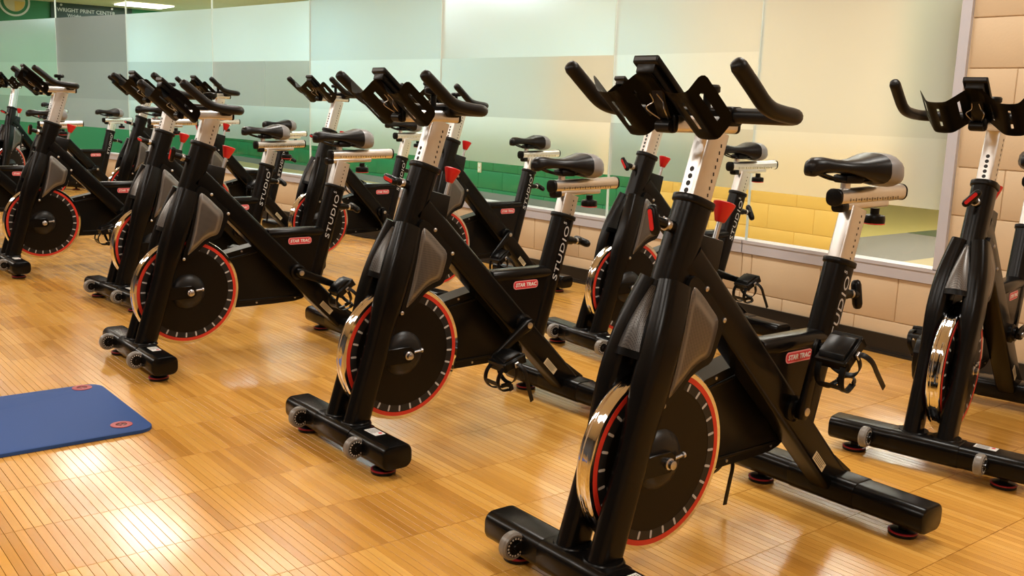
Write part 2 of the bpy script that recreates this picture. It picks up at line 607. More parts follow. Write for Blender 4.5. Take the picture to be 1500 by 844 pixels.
# windows: one per facet, clear glass with frosted film tiles in three rows
ROWS = ((.69, 1.0), (1.0, 1.394), (1.394, 1.88))
TILES = ['LMM', 'DLM', 'LDL', 'LMD', 'DLL', 'LDL', 'LMD', 'DLM', 'LDL', 'LMD']     # low, middle, top tile of each pane
FM = {'L': 'film_light', 'M': 'film_medium', 'D': 'film_dense'}
for k, fr in enumerate(FR[1:]):
    L = fr[3]
    bm = bmesh.new()
    s_in = .045 if k == 0 else 0.0
    seg_box(bm, fr, -.002 if k else 0, L + .002, -.11, .010, SILL, RAIL - .008)
    seg_box(bm, fr, -.002 if k else 0, L + .002, -.11, -.030, RAIL - .008, RAIL)
    seg_box(bm, fr, -.002 if k else 0, L + .002, -.004, .014, RAIL - .012, RAIL + .004)
    if k == 0:
        seg_box(bm, fr, 0, .045, -.11, .014, RAIL, 2.42)
    win = struct('window_%d' % (k + 1), finish(bm, 'window_rail', 'window_alu', smooth=False))
    g = bmesh.new()
    seg_box(g, fr, s_in + .002, L - .002, -.026, -.014, RAIL - .004, 2.42)
    link('pane', finish(g, 'pane', 'clear_glass', smooth=False), win)
    j = bmesh.new()
    seg_box(j, fr, L - .003, L + .003, -.027, -.012, RAIL, 2.42)
    link('silicone_joint', finish(j, 'silicone_joint', 'silicone', smooth=False), win)
    for r, (z0, z1) in enumerate(ROWS):
        t = bmesh.new()
        A_, u_, n_, L_ = fr
        pts = [A_ + u_ * s + n_ * (-.0125) for s in (s_in + .004, L - .004)]
        t.faces.new([t.verts.new((pts[0].x, pts[0].y, z0)), t.verts.new((pts[1].x, pts[1].y, z0)), t.verts.new((pts[1].x, pts[1].y, z1)), t.verts.new((pts[0].x, pts[0].y, z1))])
        link('frosted_film', finish(t, 'frosted_film', FM[TILES[k][r]], smooth=False), win)

# ------------------------------------------------------------------ corridor behind the glass
HY, HX_END, YEL0, YEL1 = 7.0, -17.9, -6.67, -4.47
bm = bmesh.new()
corr = [(HX_END, 1.7)] + [(x, y + .2) for x, y in WALL[::-1][1:]] + [(3.0, HY), (HX_END, HY)]
bm.faces.new([bm.verts.new((x, y, 0)) for x, y in corr])
hf = struct('floor_corridor', finish(bm, 'floor_corridor', 'hall_tan', smooth=False))
def fl(name, pts, m, z=.001):
    o = link(name, quad_mesh(name, [(x, y, z) for x, y in pts], m), hf)
fl('lobby_floor_olive', [(-11, 7), (-5.05, 7), (-5.05, 14), (-11, 14)], 'hall_olive')
fl('lobby_floor_grey', [(-5.05, 7), (-4.0, 7), (-4.0, 14), (-5.05, 14)], 'hall_floor_grey')
fl('lobby_floor_beige', [(-4.0, 7), (3.0, 7), (3.0, 14), (-4.0, 14)], 'hall_beige')
fl('lobby_floor_green', [(-5.05, 9.0), (-4.70, 8.95), (-4.0, 9.9), (-4.0, 12), (-5.05, 12)], 'hall_floor_green', .002)
bm = bmesh.new()
box(bm, HX_END, YEL1, HY + .03, HY + .2, .0, HALL_C)
wc = struct('wall_corridor', finish(bm, 'wall_corridor', 'hall_green_mortar', smooth=False))
bm = bmesh.new()
box(bm, YEL0, YEL1, HY + .004, HY + .21, 0, .9)
link('yellow_backing', finish(bm, 'yellow_backing', 'hall_yellow_mortar', smooth=False), wc)
cf = seg_frame((YEL1, HY), (HX_END, HY))
bm = bmesh.new()
seg_box(bm, cf, 0, YEL1 + 7.3, -.02, 0.0, .80, HALL_C)
link('cream_upper_wall', finish(bm, 'cream_upper_wall', 'hall_cream', smooth=False), wc)
bm = bmesh.new()
seg_box(bm, cf, YEL1 + 7.3, YEL1 - HX_END, -.02, 0.0, .80, HALL_C)
link('pale_upper_wall', finish(bm, 'pale_upper_wall', 'hall_pale', smooth=False), wc)
bm = bmesh.new()
seg_box(bm, cf, YEL1 - YEL0, YEL1 - HX_END, -.01, .008, 0, .085)
link('grey_baseboard', finish(bm, 'grey_baseboard', 'hall_grey', smooth=False), wc)
for row in range(4):
    z0 = [-.085, .124, .208 + .124, .54][row]
    z1 = [.124, .332, .54, .80][row]
    z0 = max(z0, 0)
    s = -.18 if row % 2 else 0
    while s < 12.6:
        s0, s1 = max(s, 0), s + .46
        ye = YEL1 - YEL0
        for a, b, m in ((s0, min(s1, ye), 'hall_yellow'), (max(s0, ye), s1, 'hall_green')):
            if b - a > .03:
                put_block(cf, a, b, z0, z1, m, wc, .025)
        s += .46
struct('wall_corridor_end', quad_mesh('wall_corridor_end', [(HX_END, 1.5, 0), (HX_END, HY, 0), (HX_END, HY, HALL_C), (HX_END, 1.5, HALL_C)], 'hall_green_dark'))
struct('ceiling_corridor', quad_mesh('ceiling_corridor', [(x, y, HALL_C) for x, y in corr[:-2]] + [(3, 14, HALL_C), (HX_END, 14, HALL_C)], 'hall_ceiling'))
struct('wall_lobby', quad_mesh('wall_lobby', [(-11, 14, 0), (3, 14, 0), (3, 14, HALL_C), (-11, 14, HALL_C)], 'hall_cream'))
struct('wall_lobby_left', quad_mesh('wall_lobby_left', [(-11, 7.2, 0), (-11, 14, 0), (-11, 14, HALL_C), (-11, 7.2, HALL_C)], 'hall_cream'))
struct('wall_lobby_right', quad_mesh('wall_lobby_right', [(3, 4.3, 0), (3, 14, 0), (3, 14, HALL_C), (3, 4.3, HALL_C)], 'hall_cream'))
# ceiling lamp seen over the film
bm = bmesh.new()
box(bm, -17.2, -16.55, 5.35, 6.1, HALL_C - .02, HALL_C - .005)
tag(link('ceiling_lamp', finish(bm, 'ceiling_lamp', 'lamp_panel', smooth=False)), 'bright rectangular ceiling lamp in the corridor above the frosted film', 'lamp')
# corridor sign on the end wall
sign = bpy.data.objects.new('wall_sign', None); C.objects.link(sign)
sign.location = (HX_END + .02, 5.1, 2.3)
tag(sign, 'dark green sign with white WRIGHT PRINT CENTER lettering on corridor end wall', 'sign')
bm = bmesh.new(); box(bm, 0, .02, -.56, .75, -.22, .20)
link('sign_board', finish(bm, 'sign_board', 'sign_dark', smooth=False), sign)
ROTX = Matrix(((0, 0, 1, 0), (1, 0, 0, 0), (0, 1, 0, 0), (0, 0, 0, 1)))   # text plane facing +X, reading along +Y
tx = link('lettering', text_mesh('sign_line_1', 'WRIGHT PRINT CENTER', .085, 'print_white', .002, bold=.001), sign)
tx.matrix_local = Matrix.Translation((.023, 0.0, .085)) @ ROTX
tx = link('lettering', text_mesh('sign_line_2', 'Wright', .075, 'print_white', .002), sign)
tx.matrix_local = Matrix.Translation((.023, -.2, .0)) @ ROTX
for dy in (-.40, .41):
    bm = bmesh.new(); lathe_axis(bm, [(.018, 0), (.018, .02)], (.02, dy, .165), (1, 0, 0), 12)
    link('standoff', finish(bm, 'standoff', 'steel'), sign)
logo = bpy.data.objects.new('round_emblem', None); C.objects.link(logo)
logo.location = (HX_END + .01, 4.0, 2.46)
tag(logo, 'round emblem with white rim and green ring beside the corridor sign', 'emblem')
for nm, r, h, m in (('white_rim', .235, .010, 'print_white'), ('green_ring', .205, .016, 'hall_green'), ('centre_disc', .160, .022, 'hall_beige')):
    bm = bmesh.new(); lathe_axis(bm, [(r, 0), (r, h)], (0, 0, 0), (1, 0, 0), 40)
    link(nm, finish(bm, nm, m), logo)
bm = bmesh.new()
bm.faces.new([bm.verts.new((.0235, 0, 0))] + [bm.verts.new((.0235, .15 * cos(radians(a)), .15 * sin(radians(a)))) for a in range(-90, 1, 10)])
link('yellow_wedge', finish(bm, 'yellow_wedge', 'hall_yellow', smooth=False), logo)
# wall socket in the corridor
sock = bpy.data.objects.new('wall_socket', None); C.objects.link(sock); sock.location = (-9.32, HY, .36)
tag(sock, 'beige double wall socket on the green corridor blocks', 'socket')
bm = bmesh.new(); box(bm, -.035, .035, -.008, 0, -.058, .058); bevel_all(bm, .003)
link('cover_plate', finish(bm, 'cover_plate', 'outlet'), sock)
for dz in (-.024, .024):
    bm = bmesh.new(); lathe_y(bm, [(.017, -.008), (.017, -.012)], 0, dz, 16)
    link('outlet_face', finish(bm, 'outlet_face', 'print_white'), sock)

# ------------------------------------------------------------------ blue mat
matE = bpy.data.objects.new('exercise_mat', None); C.objects.link(matE)
matE.location = (-3.41, .15, 0)
tag(matE, 'blue foam exercise mat with red eyelets lying on the wooden floor', 'mat')
bm = bmesh.new()
out = rrect(.308, .90, .055, 6)
lo = [Vector((x, y, 0.001)) for x, y in out]; hi = [Vector((x, y, .011)) for x, y in out]; tp = [Vector((x * .994, y * .998, .0125)) for x, y in out]
rings(bm, [lo, hi, tp])
link('foam_sheet', finish(bm, 'foam_sheet', 'mat_blue'), matE)
for x, y in ((-.268, .83), (.225, .815)):
    bm = bmesh.new(); lathe_axis(bm, [(.017, .0128), (.034, .0128), (.034, .0145), (.030, .0155), (.018, .015), (.017, .0128)], (x, y, 0), (0, 0, 1), 28, cap=False)
    e = link('eyelet', finish(bm, 'eyelet', 'eyelet_red'), matE)
    bm = bmesh.new(); lathe_axis(bm, [(.017, .0127), (.017, .0131)], (x, y, 0), (0, 0, 1), 24)
    link('hole', finish(bm, 'hole', 'print_dark'), e)
    bm = bmesh.new(); box(bm, x - .013, x + .013, y - .003, y + .003, .0131, .0137); box(bm, x - .003, x + .003, y - .013, y + .013, .0131, .0137)
    link('eyelet_bridge', finish(bm, 'eyelet_bridge', 'eyelet_red', smooth=False), e)

# ------------------------------------------------------------------ the exercise bike
# bike frame: x forward, y to the rider's left, z up, origin on the floor below the front stabilizer
PARTS = []          # (name, mesh, parent index or None, group, local offset)
def part(name, me, grp='frame', sub=None, pivot=(0, 0, 0), stuff=False):
    PARTS.append((name, me, sub, grp, Vector(pivot), stuff))
    return len(PARTS) - 1

def shift(me, pivot):
    me.transform(Matrix.Translation(-Vector(pivot)))
    return me

def build_bike():
    Y = (0, 1, 0)
    # --- stabilizers
    for xs, nm in ((0.0, 'front_stabilizer'), (-.931, 'rear_stabilizer')):
        bm = bmesh.new()
        sweep(bm, [(xs, -.306, .069), (xs, -.2, .069), (xs, .2, .069), (xs, .306, .069)], rrect(.051, .0365, .026, 6), up=(0, 0, 1), bev=.007)
        st = part(nm, finish(bm, nm, 'frame_black'))
        bm = bmesh.new()
        sweep(bm, [(xs, -.105, .0695), (xs, .105, .0695)], rrect(.0528, .0383, .027, 6), up=(0, 0, 1), bev=.003)
        part('centre_sleeve', finish(bm, 'centre_sleeve', 'frame_black'), sub=st)
        for s in (-1, 1):
            bm = bmesh.new()
            lathe_axis(bm, [(.030, 0), (.037, .002), (.037, .010), (.030, .016), (.012, .018), (.012, .04)], (xs, s * .230, 0), (0, 0, 1), 24)
            ft = part('levelling_foot', finish(bm, 'levelling_foot', 'rubber_black'))
            bm = bmesh.new()
            lathe_axis(bm, [(.0365, .0095), (.0380, .0100), (.0380, .0130), (.0365, .0135)], (xs, s * .230, 0), (0, 0, 1), 24)
            part('red_ring', finish(bm, 'red_ring', 'foot_red'), sub=ft)
    bm = bmesh.new(); box(bm, -.024, .010, .135, .200, .1058, .1066)
    sk = part('sticker', finish(bm, 'sticker', 'print_white', smooth=False))
    bm = bmesh.new()
    for i in range(5):
        box(bm, -.020 + i * .006, -.018 + i * .006, .140, .175 + .004 * (i % 2), .1066, .1069)
    part('sticker_print', finish(bm, 'sticker_print', 'hub_grey', smooth=False), sub=sk, stuff=True)
    bm = bmesh.new(); lathe_axis(bm, [(.006, .1066), (.006, .1070)], (-.014, .187, 0), (0, 0, 1), 12)
    part('sticker_mark', finish(bm, 'sticker_mark', 'red_plastic', smooth=False), sub=sk)
    # --- transport wheels
    for s in (-1, 1):
        yw = s * .174
        bm = bmesh.new()
        lathe_y(bm, [(.020, yw - .012), (.029, yw - .0125), (.0335, yw - .007), (.0335, yw + .007), (.029, yw + .0125), (.020, yw + .012)], .067, .073, 28)
        w = part('transport_wheel', finish(bm, 'transport_wheel', 'tyre_grey'))
        bm = bmesh.new()
        lathe_y(bm, [(.0240, yw - .0134), (.0240, yw + .0134)], .067, .073, 24)
        part('wheel_core', finish(bm, 'wheel_core', 'plastic_black', smooth=False), sub=w)
        bm = bmesh.new()
        for k in range(16):
            a = 2 * pi * k / 16
            for sg in (-1, 1):
                lathe_y(bm, [(.0026, yw + sg * .0120), (.0026, yw + sg * .0142)], .067 + .0208 * cos(a), .073 + .0208 * sin(a), 6)
        part('tread_beads', finish(bm, 'tread_beads', 'bead_pale', smooth=False), sub=w, stuff=True)
        bm = bmesh.new()
        lathe_y(bm, [(.0055, yw - .017), (.0055, yw + .017)], .067, .073, 10)
        part('wheel_bolt', finish(bm, 'wheel_bolt', 'steel'), sub=w)
        for sgn in (-1, 1):
            bm = bmesh.new()
            prism_y(bm, [(.035, .058), (.035, .088), (.066, .081), (.074, .073), (.066, .065)], yw + sgn * .0155 - .0018, yw + sgn * .0155 + .0018)
            part('wheel_bracket', finish(bm, 'wheel_bracket', 'plastic_black', smooth=False), sub=w)
    # --- fork legs
    for s in (-1, 1):
        bm = bmesh.new()
        path = spline([(-.006, s * .052, .085), (-.044, s * .052, .21), (-.080, s * .052, .33), (-.116, s * .052, .46), (-.146, s * .049, .55), (-.178, s * .040, .63), (-.206, s * .028, .70)], 4)
        secs = []
        for p in path:
            t = max(0, min(1, (p.z - .36) / .12)) * (1 - max(0, min(1, (p.z - .60) / .1)) * .75)
            secs.append(rrect(.042 + .004 * t, .0262 + .0055 * t, .0258, 5))
        sweep(bm, path, secs, up=Y)
        lg = part('fork_leg', finish(bm, 'fork_leg', 'frame_black', angle=50))
        bm = bmesh.new()
        lathe_axis(bm, [(.050, 0), (.047, .006), (.044, .010)], (-.010, s * .050, .1005), (0, 0, 1), 20)
        part('weld_bead', finish(bm, 'weld_bead', 'frame_black'), sub=lg)
    # --- head tube
    bm = bmesh.new()
    ax0, ax1 = Vector((-.195, 0, .625)), Vector((-.284, 0, .880))
    sweep(bm, [ax0, ax1], rrect(.046, .036, .033, 6), up=Y)
    ht = part('head_tube', finish(bm, 'head_tube', 'frame_black', angle=50))
    d = (ax1 - ax0).normalized()
    bm = bmesh.new()
    sweep(bm, [ax1 - d * .012, ax1 + d * .006], rrect(.051, .041, .037, 6), up=Y, bev=.003)
    part('collar', finish(bm, 'collar', 'plastic_black', angle=50), sub=ht)
    # --- shroud over the fork crown
    bm = bmesh.new()
    prism_y(bm, [(-.19, .705), (-.275, .695), (-.355, .605), (-.325, .535), (-.25, .520), (-.15, .535), (-.135, .56)], -.036, .036)
    bevel_all(bm, .004, 2)
    sh = part('shroud', finish(bm, 'shroud', 'plastic_black'))
    leaf_o = smooth_poly([(-.256, .716), (-.284, .698), (-.330, .650), (-.368, .606), (-.350, .552), (-.330, .510), (-.296, .497), (-.262, .482), (-.232, .452), (-.190, .425), (-.170, .424), (-.192, .495), (-.215, .580), (-.230, .675), (-.238, .706)], 3)
    leaf_i = smooth_poly((lambda q: [(-.262 + (x + .262) * .965, .585 + (z - .585) * .985) for x, z in q])([(-.257, .694), (-.282, .675), (-.318, .640), (-.347, .606), (-.338, .560), (-.322, .522), (-.290, .511), (-.258, .494), (-.228, .468), (-.200, .446), (-.188, .444), (-.206, .505), (-.226, .590), (-.241, .670), (-.248, .690)]), 3)
    for s in (-1, 1):
        bm = bmesh.new()
        a, b = sorted((s * .031, s * .046))
        prism_y(bm, leaf_o, a, b)
        lf = part('side_panel', finish(bm, 'side_panel', 'plastic_black', angle=40))
        bm = bmesh.new()
        cx = sum(p[0] for p in leaf_i) / len(leaf_i); cz = sum(p[1] for p in leaf_i) / len(leaf_i)
        lo = [Vector((cx + (x - cx) * .99, s * .0455, cz + (z - cz) * .99)) for x, z in leaf_i]
        l1 = [Vector((cx + (x - cx) * .97, s * .0475, cz + (z - cz) * .97)) for x, z in leaf_i]
        l2 = [Vector((cx + (x - cx) * .6, s * .0515, cz + (z - cz) * .6)) for x, z in leaf_i]
        rings(bm, [lo, l1, l2])
        part('side_grille', finish(bm, 'side_grille', 'grille', angle=60), sub=lf)
        for x, z in ((-.295, .684), (-.364, .604), (-.176, .428)):
            bm = bmesh.new()
            lathe_y(bm, [(.0062, s * .045), (.0062, s * .0485), (.003, s * .0505)], x, z, 10)
            part('screw', finish(bm, 'screw', 'steel'), sub=lf)
    def front_patch(hw0, hw1, t0, t1, off, n=8, m=8):
        """curved panel over the crown: t runs down the front face"""
        loops = []
        for i in range(n + 1):
            t = t0 + (t1 - t0) * i / n
            x = -.190 + .082 * t + .010 * sin(pi * t); z = .694 - .140 * t
            hw = hw0 + (hw1 - hw0) * (t ** .8 if t > 0 else 0)
            loops.append((x, z, hw))
        bm = bmesh.new()
        grid = []
        for x, z, hw in loops:
            row = []
            for j in range(m + 1):
                q = -1 + 2 * j / m
                row.append(bm.verts.new((x + off + .016 * (1 - q * q), hw * q, z + off * .5 + .006 * (1 - q * q))))
            grid.append(row)
        for i in range(n):
            for j in range(m):
                bm.faces.new((grid[i][j], grid[i][j + 1], grid[i + 1][j + 1], grid[i + 1][j]))
        bmesh.ops.solidify(bm, geom=bm.faces[:], thickness=.006)
        return bm
    fp = part('front_panel', finish(front_patch(.018, .046, -.04, 1.10, 0.0), 'front_panel', 'plastic_black', angle=60))
    part('front_grille', finish(front_patch(.011, .037, .04, .99, .0045), 'front_grille', 'grille', angle=60), sub=fp)
    # --- flywheel
    AX, AZ, R = -.198, .290, .219
    bm = bmesh.new()
    hw = .021
    lathe_y(bm, [(.203, -hw), (R - .0045, -hw), (R - .0015, -.018), (R, -.013), (R - .0005, -.009), (R - .0030, -.0075), (R - .0025, 0), (R - .0030, .0075), (R - .0005, .009), (R, .013), (R - .0015, .018), (R - .0045, hw), (.203, hw)], AX, AZ, 96, cap=False)
    fw = part('flywheel', finish(bm, 'flywheel', 'chrome', angle=30))
    for s in (-1, 1):
        bm = bmesh.new()
        lathe_y(bm, [(.2045, s * (hw - .001)), (.2045, s * (hw + .0004)), (.1920, s * (hw + .0004)), (.1920, s * (hw - .001))], AX, AZ, 96, cap=False)
        part('red_band', finish(bm, 'red_band', 'red_paint', angle=30), sub=fw)
    bm = bmesh.new()
    lathe_y(bm, [(.1925, -hw), (.1925, -hw + .001), (.1925, hw - .001), (.1925, hw)], AX, AZ, 96)
    part('disc', finish(bm, 'disc', 'disc_black', angle=30), sub=fw)
    for s in (-1, 1):
        bm = bmesh.new()
        lathe_y(bm, [(.191, s * hw), (.191, s * (hw + .0006)), (.170, s * (hw + .0006)), (.170, s * hw)], AX, AZ, 72, cap=False)
        part('dark_band', finish(bm, 'dark_band', 'disc_band', angle=30), sub=fw)
    bm = bmesh.new()
    for s in (-1, 1):
        for k in range(28):
            a = 2 * pi * k / 28 + .06
            c_, s_ = cos(a), sin(a)
            o_ = [(.180 + p, q) for p, q in rrect(.0100, .0031, .0029, 2)]
            rings(bm, [[Vector((AX + r * c_ - w * s_, y, AZ + r * s_ + w * c_)) for r, w in o_] for y in (s * (hw + .0004), s * (hw + .0013))])
    part('tick_marks', finish(bm, 'tick_marks', 'print_grey', smooth=False), sub=fw, stuff=True)
    for s in (-1, 1):
        bm = bmesh.new()
        lathe_y(bm, [(.072, s * hw), (.066, s * (hw + .008)), (.050, s * (hw + .016)), (.030, s * (hw + .020))], AX, AZ, 40)
        part('hub', finish(bm, 'hub', 'hub_black', angle=60), sub=fw)
    # dropouts from the legs to the axle, nut and tension bolt
    for s in (-1, 1):
        bm = bmesh.new()
        a, b = sorted((s * .044, s * .054))
        prism_y(bm, [(-.085, .318), (-.205, .318), (-.222, .304), (-.222, .278), (-.205, .266), (-.070, .266)], a, b)
        bevel_all(bm, .002, 1)
        dp = part('axle_bracket', finish(bm, 'axle_bracket', 'frame_black'))
        bm = bmesh.new()
        lathe_y(bm, [(.014, s * .054), (.014, s * .058), (.0105, s * .060), (.0105, s * .069), (.006, s * .071)], AX, AZ, 14)
        part('axle_nut', finish(bm, 'axle_nut', 'steel'), sub=dp)
        bm = bmesh.new()
        lathe_axis(bm, [(.004, 0), (.004, .026), (.0075, .026), (.0075, .032), (.004, .033)], (-.220, s * .050, .297), (-1, 0, .1), 10)
        part('tension_bolt', finish(bm, 'tension_bolt', 'steel'), sub=dp)
    # --- main diagonal tube
    bm = bmesh.new()
    sweep(bm, [(-.255, 0, .750), (-.60, 0, .405), (-.935, 0, .070)], rrect(.0425, .036, .014, 4), up=Y)
    part('main_tube', finish(bm, 'main_tube', 'frame_black'))
    bm = bmesh.new()
    prism_y(bm, [(-.90, .165), (-.985, .104), (-.99, .098), (-.865, .098), (-.85, .115)], -.030, .030)
    bevel_all(bm, .003, 1)
    part('rear_foot_plate', finish(bm, 'rear_foot_plate', 'frame_black'))
    bm = bmesh.new(); 
    # warning sticker low on the main tube
    dd = Vector((-.7071, 0, -.7071)); nn = Vector((.7071, 0, -.7071)); c0 = Vector((-.815, .0365, .165))
    q = [c0 + dd * a + nn * b for a, b in ((-.035, -.012), (.035, -.012), (.035, .012), (-.035, .012))]
    q2 = [p + Vector((0, .0008, 0)) for p in q]
    rings(bm, [q, q2])
    ws = part('warning_sticker', finish(bm, 'warning_sticker', 'hall_beige', smooth=False))
    bm = bmesh.new()
    for k in range(4):
        p0 = c0 + nn * (-.008 + .005 * k) + Vector((0, .0008, 0))
        q = [p0 + dd * a + nn * b for a, b in ((-.03, -.0009), (.026 - .006 * (k % 2), -.0009), (.026 - .006 * (k % 2), .0009), (-.03, .0009))]
        rings(bm, [q, [p + Vector((0, .0004, 0)) for p in q]])
    part('sticker_print', finish(bm, 'sticker_print', 'hub_grey', smooth=False), sub=ws, stuff=True)
    # --- resistance unit
    bm = bmesh.new()
    prism_y(bm, [(-.262, .800), (-.290, .806), (-.366, .787), (-.348, .700), (-.29, .70)], -.029, .029)
    bevel_all(bm, .004, 2)
    hb = part('resistance_housing', finish(bm, 'resistance_housing', 'plastic_black'))
    bm = bmesh.new()
    kd = Vector((-.30, 0, .95)).normalized()
    lathe_axis(bm, [(.0065, 0), (.0065, .060)], (-.362, 0, .778), kd, 12)
    rk = part('resistance_rod', finish(bm, 'resistance_rod', 'steel'))
    bm = bmesh.new()
    lathe_axis(bm, [(.010, .052), (.0125, .054), (.0255, .092), (.0265, .097), (.0235, .099), (.010, .094)], (-.362, 0, .778), kd, 24)
    part('resistance_knob', finish(bm, 'resistance_knob', 'red_plastic'), sub=rk)
    # --- seat tube, gusset, top bar
    bm = bmesh.new()
    s0, s1 = Vector((-.752, 0, .265)), Vector((-.879, 0, .700))
    sweep(bm, [s0, s1], rrect(.041, .034, .030, 6), up=Y)
    stb = part('seat_tube', finish(bm, 'seat_tube', 'frame_black', angle=50))
    d = (s1 - s0).normalized()
    bm = bmesh.new()
    sweep(bm, [s1 - d * .010, s1 + d * .006], rrect(.0455, .0385, .034, 6), up=Y, bev=.003)
    part('collar', finish(bm, 'collar', 'plastic_black', angle=50), sub=stb)
    # lettering up the left and right side of the seat tube
    for s in (1, -1):
        t1 = text_mesh('model_lettering', 'STUDIO', .030, 'print_grey', .0004, shear=.12, spacing=1.1)
        t2 = text_mesh('model_digit', '5', .020, 'print_grey', .0004, shear=.12)
        side = d if s > 0 else -d
        upv = Vector((0, s, 0)).cross(side)
        base = s0 + d * .318
        mt = Matrix((side, upv, Vector((0, s, 0)))).transposed().to_4x4()
        t1.transform(Matrix.Scale(1.72, 4, (1, 0, 0)))
        t1.transform(mt); t1.transform(Matrix.Translation(base + Vector((-.004, s * .0344, 0))))
        t2.transform(mt); t2.transform(Matrix.Translation(base + side * .108 + upv * .012 + Vector((0, s * .0344, 0))))
        i = part('model_lettering', t1, sub=stb)
        part('model_digit', t2, sub=stb)
    bm = bmesh.new()
    prism_y(bm, [(-.535, .500), (-.575, .515), (-.80, .515), (-.79, .40), (-.74, .28), (-.70, .30)], -.0285, .0285)
    gs = part('gusset_plate', finish(bm, 'gusset_plate', 'frame_black', smooth=False))
    bm = bmesh.new()
    sweep(bm, [(-.548, 0, .506), (-.815, 0, .505)], rrect(.0335, .022, .020, 6), up=(0, 0, 1), bev=.004)
    part('top_bar', finish(bm, 'top_bar', 'frame_black', angle=50))
    # brand badge
    for s in (1, -1):
        bm = bmesh.new()
        ys = s * .0287
        for (hx, hz, y0, y1, mi) in ((.0545, .0145, 0, .0012, 0), (.0512, .0114, .0012, .0016, 1)):
            o_ = rrect(hx, hz, hz * .8, 5)
            rings(bm, [[Vector((-.692 + x, ys + s * y0, .472 + z)) for x, z in o_], [Vector((-.692 + x, ys + s * y1, .472 + z)) for x, z in o_]], mi=mi)
        bd = part('brand_badge', finish(bm, 'brand_badge', ['label_pink', 'label_red'], smooth=False))
        t = text_mesh('badge_lettering', 'STAR TRAC', .0178, 'print_white', .0003, shear=.18, bold=.0006)
        xd = Vector((-s, 0, 0)); mt = Matrix((xd, Vector((0, 0, 1)), Vector((0, s, 0)))).transposed().to_4x4()
        t.transform(Matrix.Scale(1.0, 4, (1, 0, 0)))
        t.transform(mt); t.transform(Matrix.Translation((-.692, ys + s * .0019, .4715)))
        part('badge_lettering', t, sub=bd)
    # --- chain guard on the right
    bm = bmesh.new()
    cg = [(-.135, .375), (-.30, .405), (-.415, .432), (-.56, .462), (-.66, .478), (-.745, .462), (-.800, .405), (-.812, .335), (-.79, .262), (-.75, .212), (-.70, .194), (-.46, .190), (-.28, .196), (-.16, .215), (-.11, .29)]
    prism_y(bm, smooth_poly(cg, 2), -.112, -.040)
    bevel_all(bm, .003, 1)
    g = part('chain_guard', finish(bm, 'chain_guard', 'plastic_black', angle=50))
    for pa, pb_ in (((-.40, -.040, .402), (-.56, -.040, .432)), ((-.44, -.040, .216), (-.72, -.040, .216))):
        bm = bmesh.new()
        sweep(bm, [pa, pb_], rrect(.004, .005, .003, 2), up=(0, 0, 1))
        part('guard_rib', finish(bm, 'guard_rib', 'plastic_black'), sub=g)
    for x, z in ((-.455, .431), (-.52, .203), (-.70, .209)):
        bm = bmesh.new()
        lathe_y(bm, [(.0042, -.040), (.0042, -.0375)], x, z, 8)
        part('screw', finish(bm, 'screw', 'steel'), sub=g)
    # --- bottom bracket, cranks, pedals (crank group turns about the axle)
    BBX, BBZ = -.676, .338
    bm = bmesh.new()
    lathe_y(bm, [(.034, -.052), (.034, .046), (.026, .050), (.026, .058)], BBX, BBZ, 24)
    part('bottom_bracket', finish(bm, 'bottom_bracket', 'frame_black'))
    piv = Vector((BBX, 0, BBZ))
    for s in (1, -1):
        off = .016 if s < 0 else 0
        y0 = s * (.068 + (.055 if s < 0 else 0))
        bm = bmesh.new()
        def sec(w, h):
            return rrect(w, h, min(w, h) * .9, 4)
        # arm points along +x for the left crank, -x for the right one
        sweep(bm, [(-s * .022, y0, 0), (0, y0, 0), (s * .04, y0, 0), (s * .15, y0 + s * .006, 0), (s * .172, y0 + s * .006, 0), (s * .188, y0 + s * .006, 0)],
              [sec(.012, .007), sec(.021, .011), sec(.0185, .010), sec(.0145, .008), sec(.0155, .009), sec(.008, .006)], up=Y)
        cr = part('crank', finish(bm, 'crank', 'frame_black', angle=50), grp='crank', pivot=piv)
        bm = bmesh.new()
        a, b = (y0 - .014, y0 + .0135)
        lathe_y(bm, [(.011, y0 + s * .005), (.011, y0 + s * .0125), (.006, y0 + s * .0135)], 0, 0, 14)
        part('crank_bolt', finish(bm, 'crank_bolt', 'steel'), sub=cr, grp='crank')
        # pedal hangs cage-down: built level, kept level by its own transform
        yp = y0 + s * .072
        bm = bmesh.new()
        lathe_y(bm, [(.008, y0), (.008, yp + s * .04)], 0, 0, 12)
        box(bm, -.048, .048, min(yp - s * .042, yp + s * .042), max(yp - s * .042, yp + s * .042), .004, .016)
        for xx in (-.046, .034):
            box(bm, xx, xx + .012, yp - .044, yp + .044, -.016, .014)
        for yy in (-.044, .034):
            box(bm, -.046, .046, yp + yy, yp + yy + .010, -.014, .012)
        prism = [(-.040, .016), (-.028, .026), (.028, .026), (.040, .016)]
        prism_y(bm, prism, yp - .036, yp + .036)
        bevel_all(bm, .0018, 1)
        pd = part('pedal', finish(bm, 'pedal', 'plastic_black', angle=40), grp='pedal%d' % s, pivot=piv)
        bm = bmesh.new()
        for yy in (-.034, .034):
            sweep(bm, spline([(.044, yp + yy, .0), (.066, yp + yy, -.016), (.078, yp + yy * .95, -.042), (.066, yp + yy * .8, -.072), (.030, yp + yy * .6, -.088)], 4), rrect(.0024, .0085, .002, 2), up=Y)
        sweep(bm, spline([(.030, yp - .022, -.087), (.012, yp - .016, -.089), (.006, yp, -.090), (.012, yp + .016, -.089), (.030, yp + .022, -.087)], 4), rrect(.0024, .008, .002, 2), up=(0, 0, 1))
        sweep(bm, [(.078, yp - .034, -.042), (.079, yp + .034, -.042)], rrect(.008, .0022, .002, 2), up=(1, 0, 0))
        part('toe_cage', finish(bm, 'toe_cage', 'plastic_black'), sub=pd, grp='pedal')
        bm = bmesh.new()
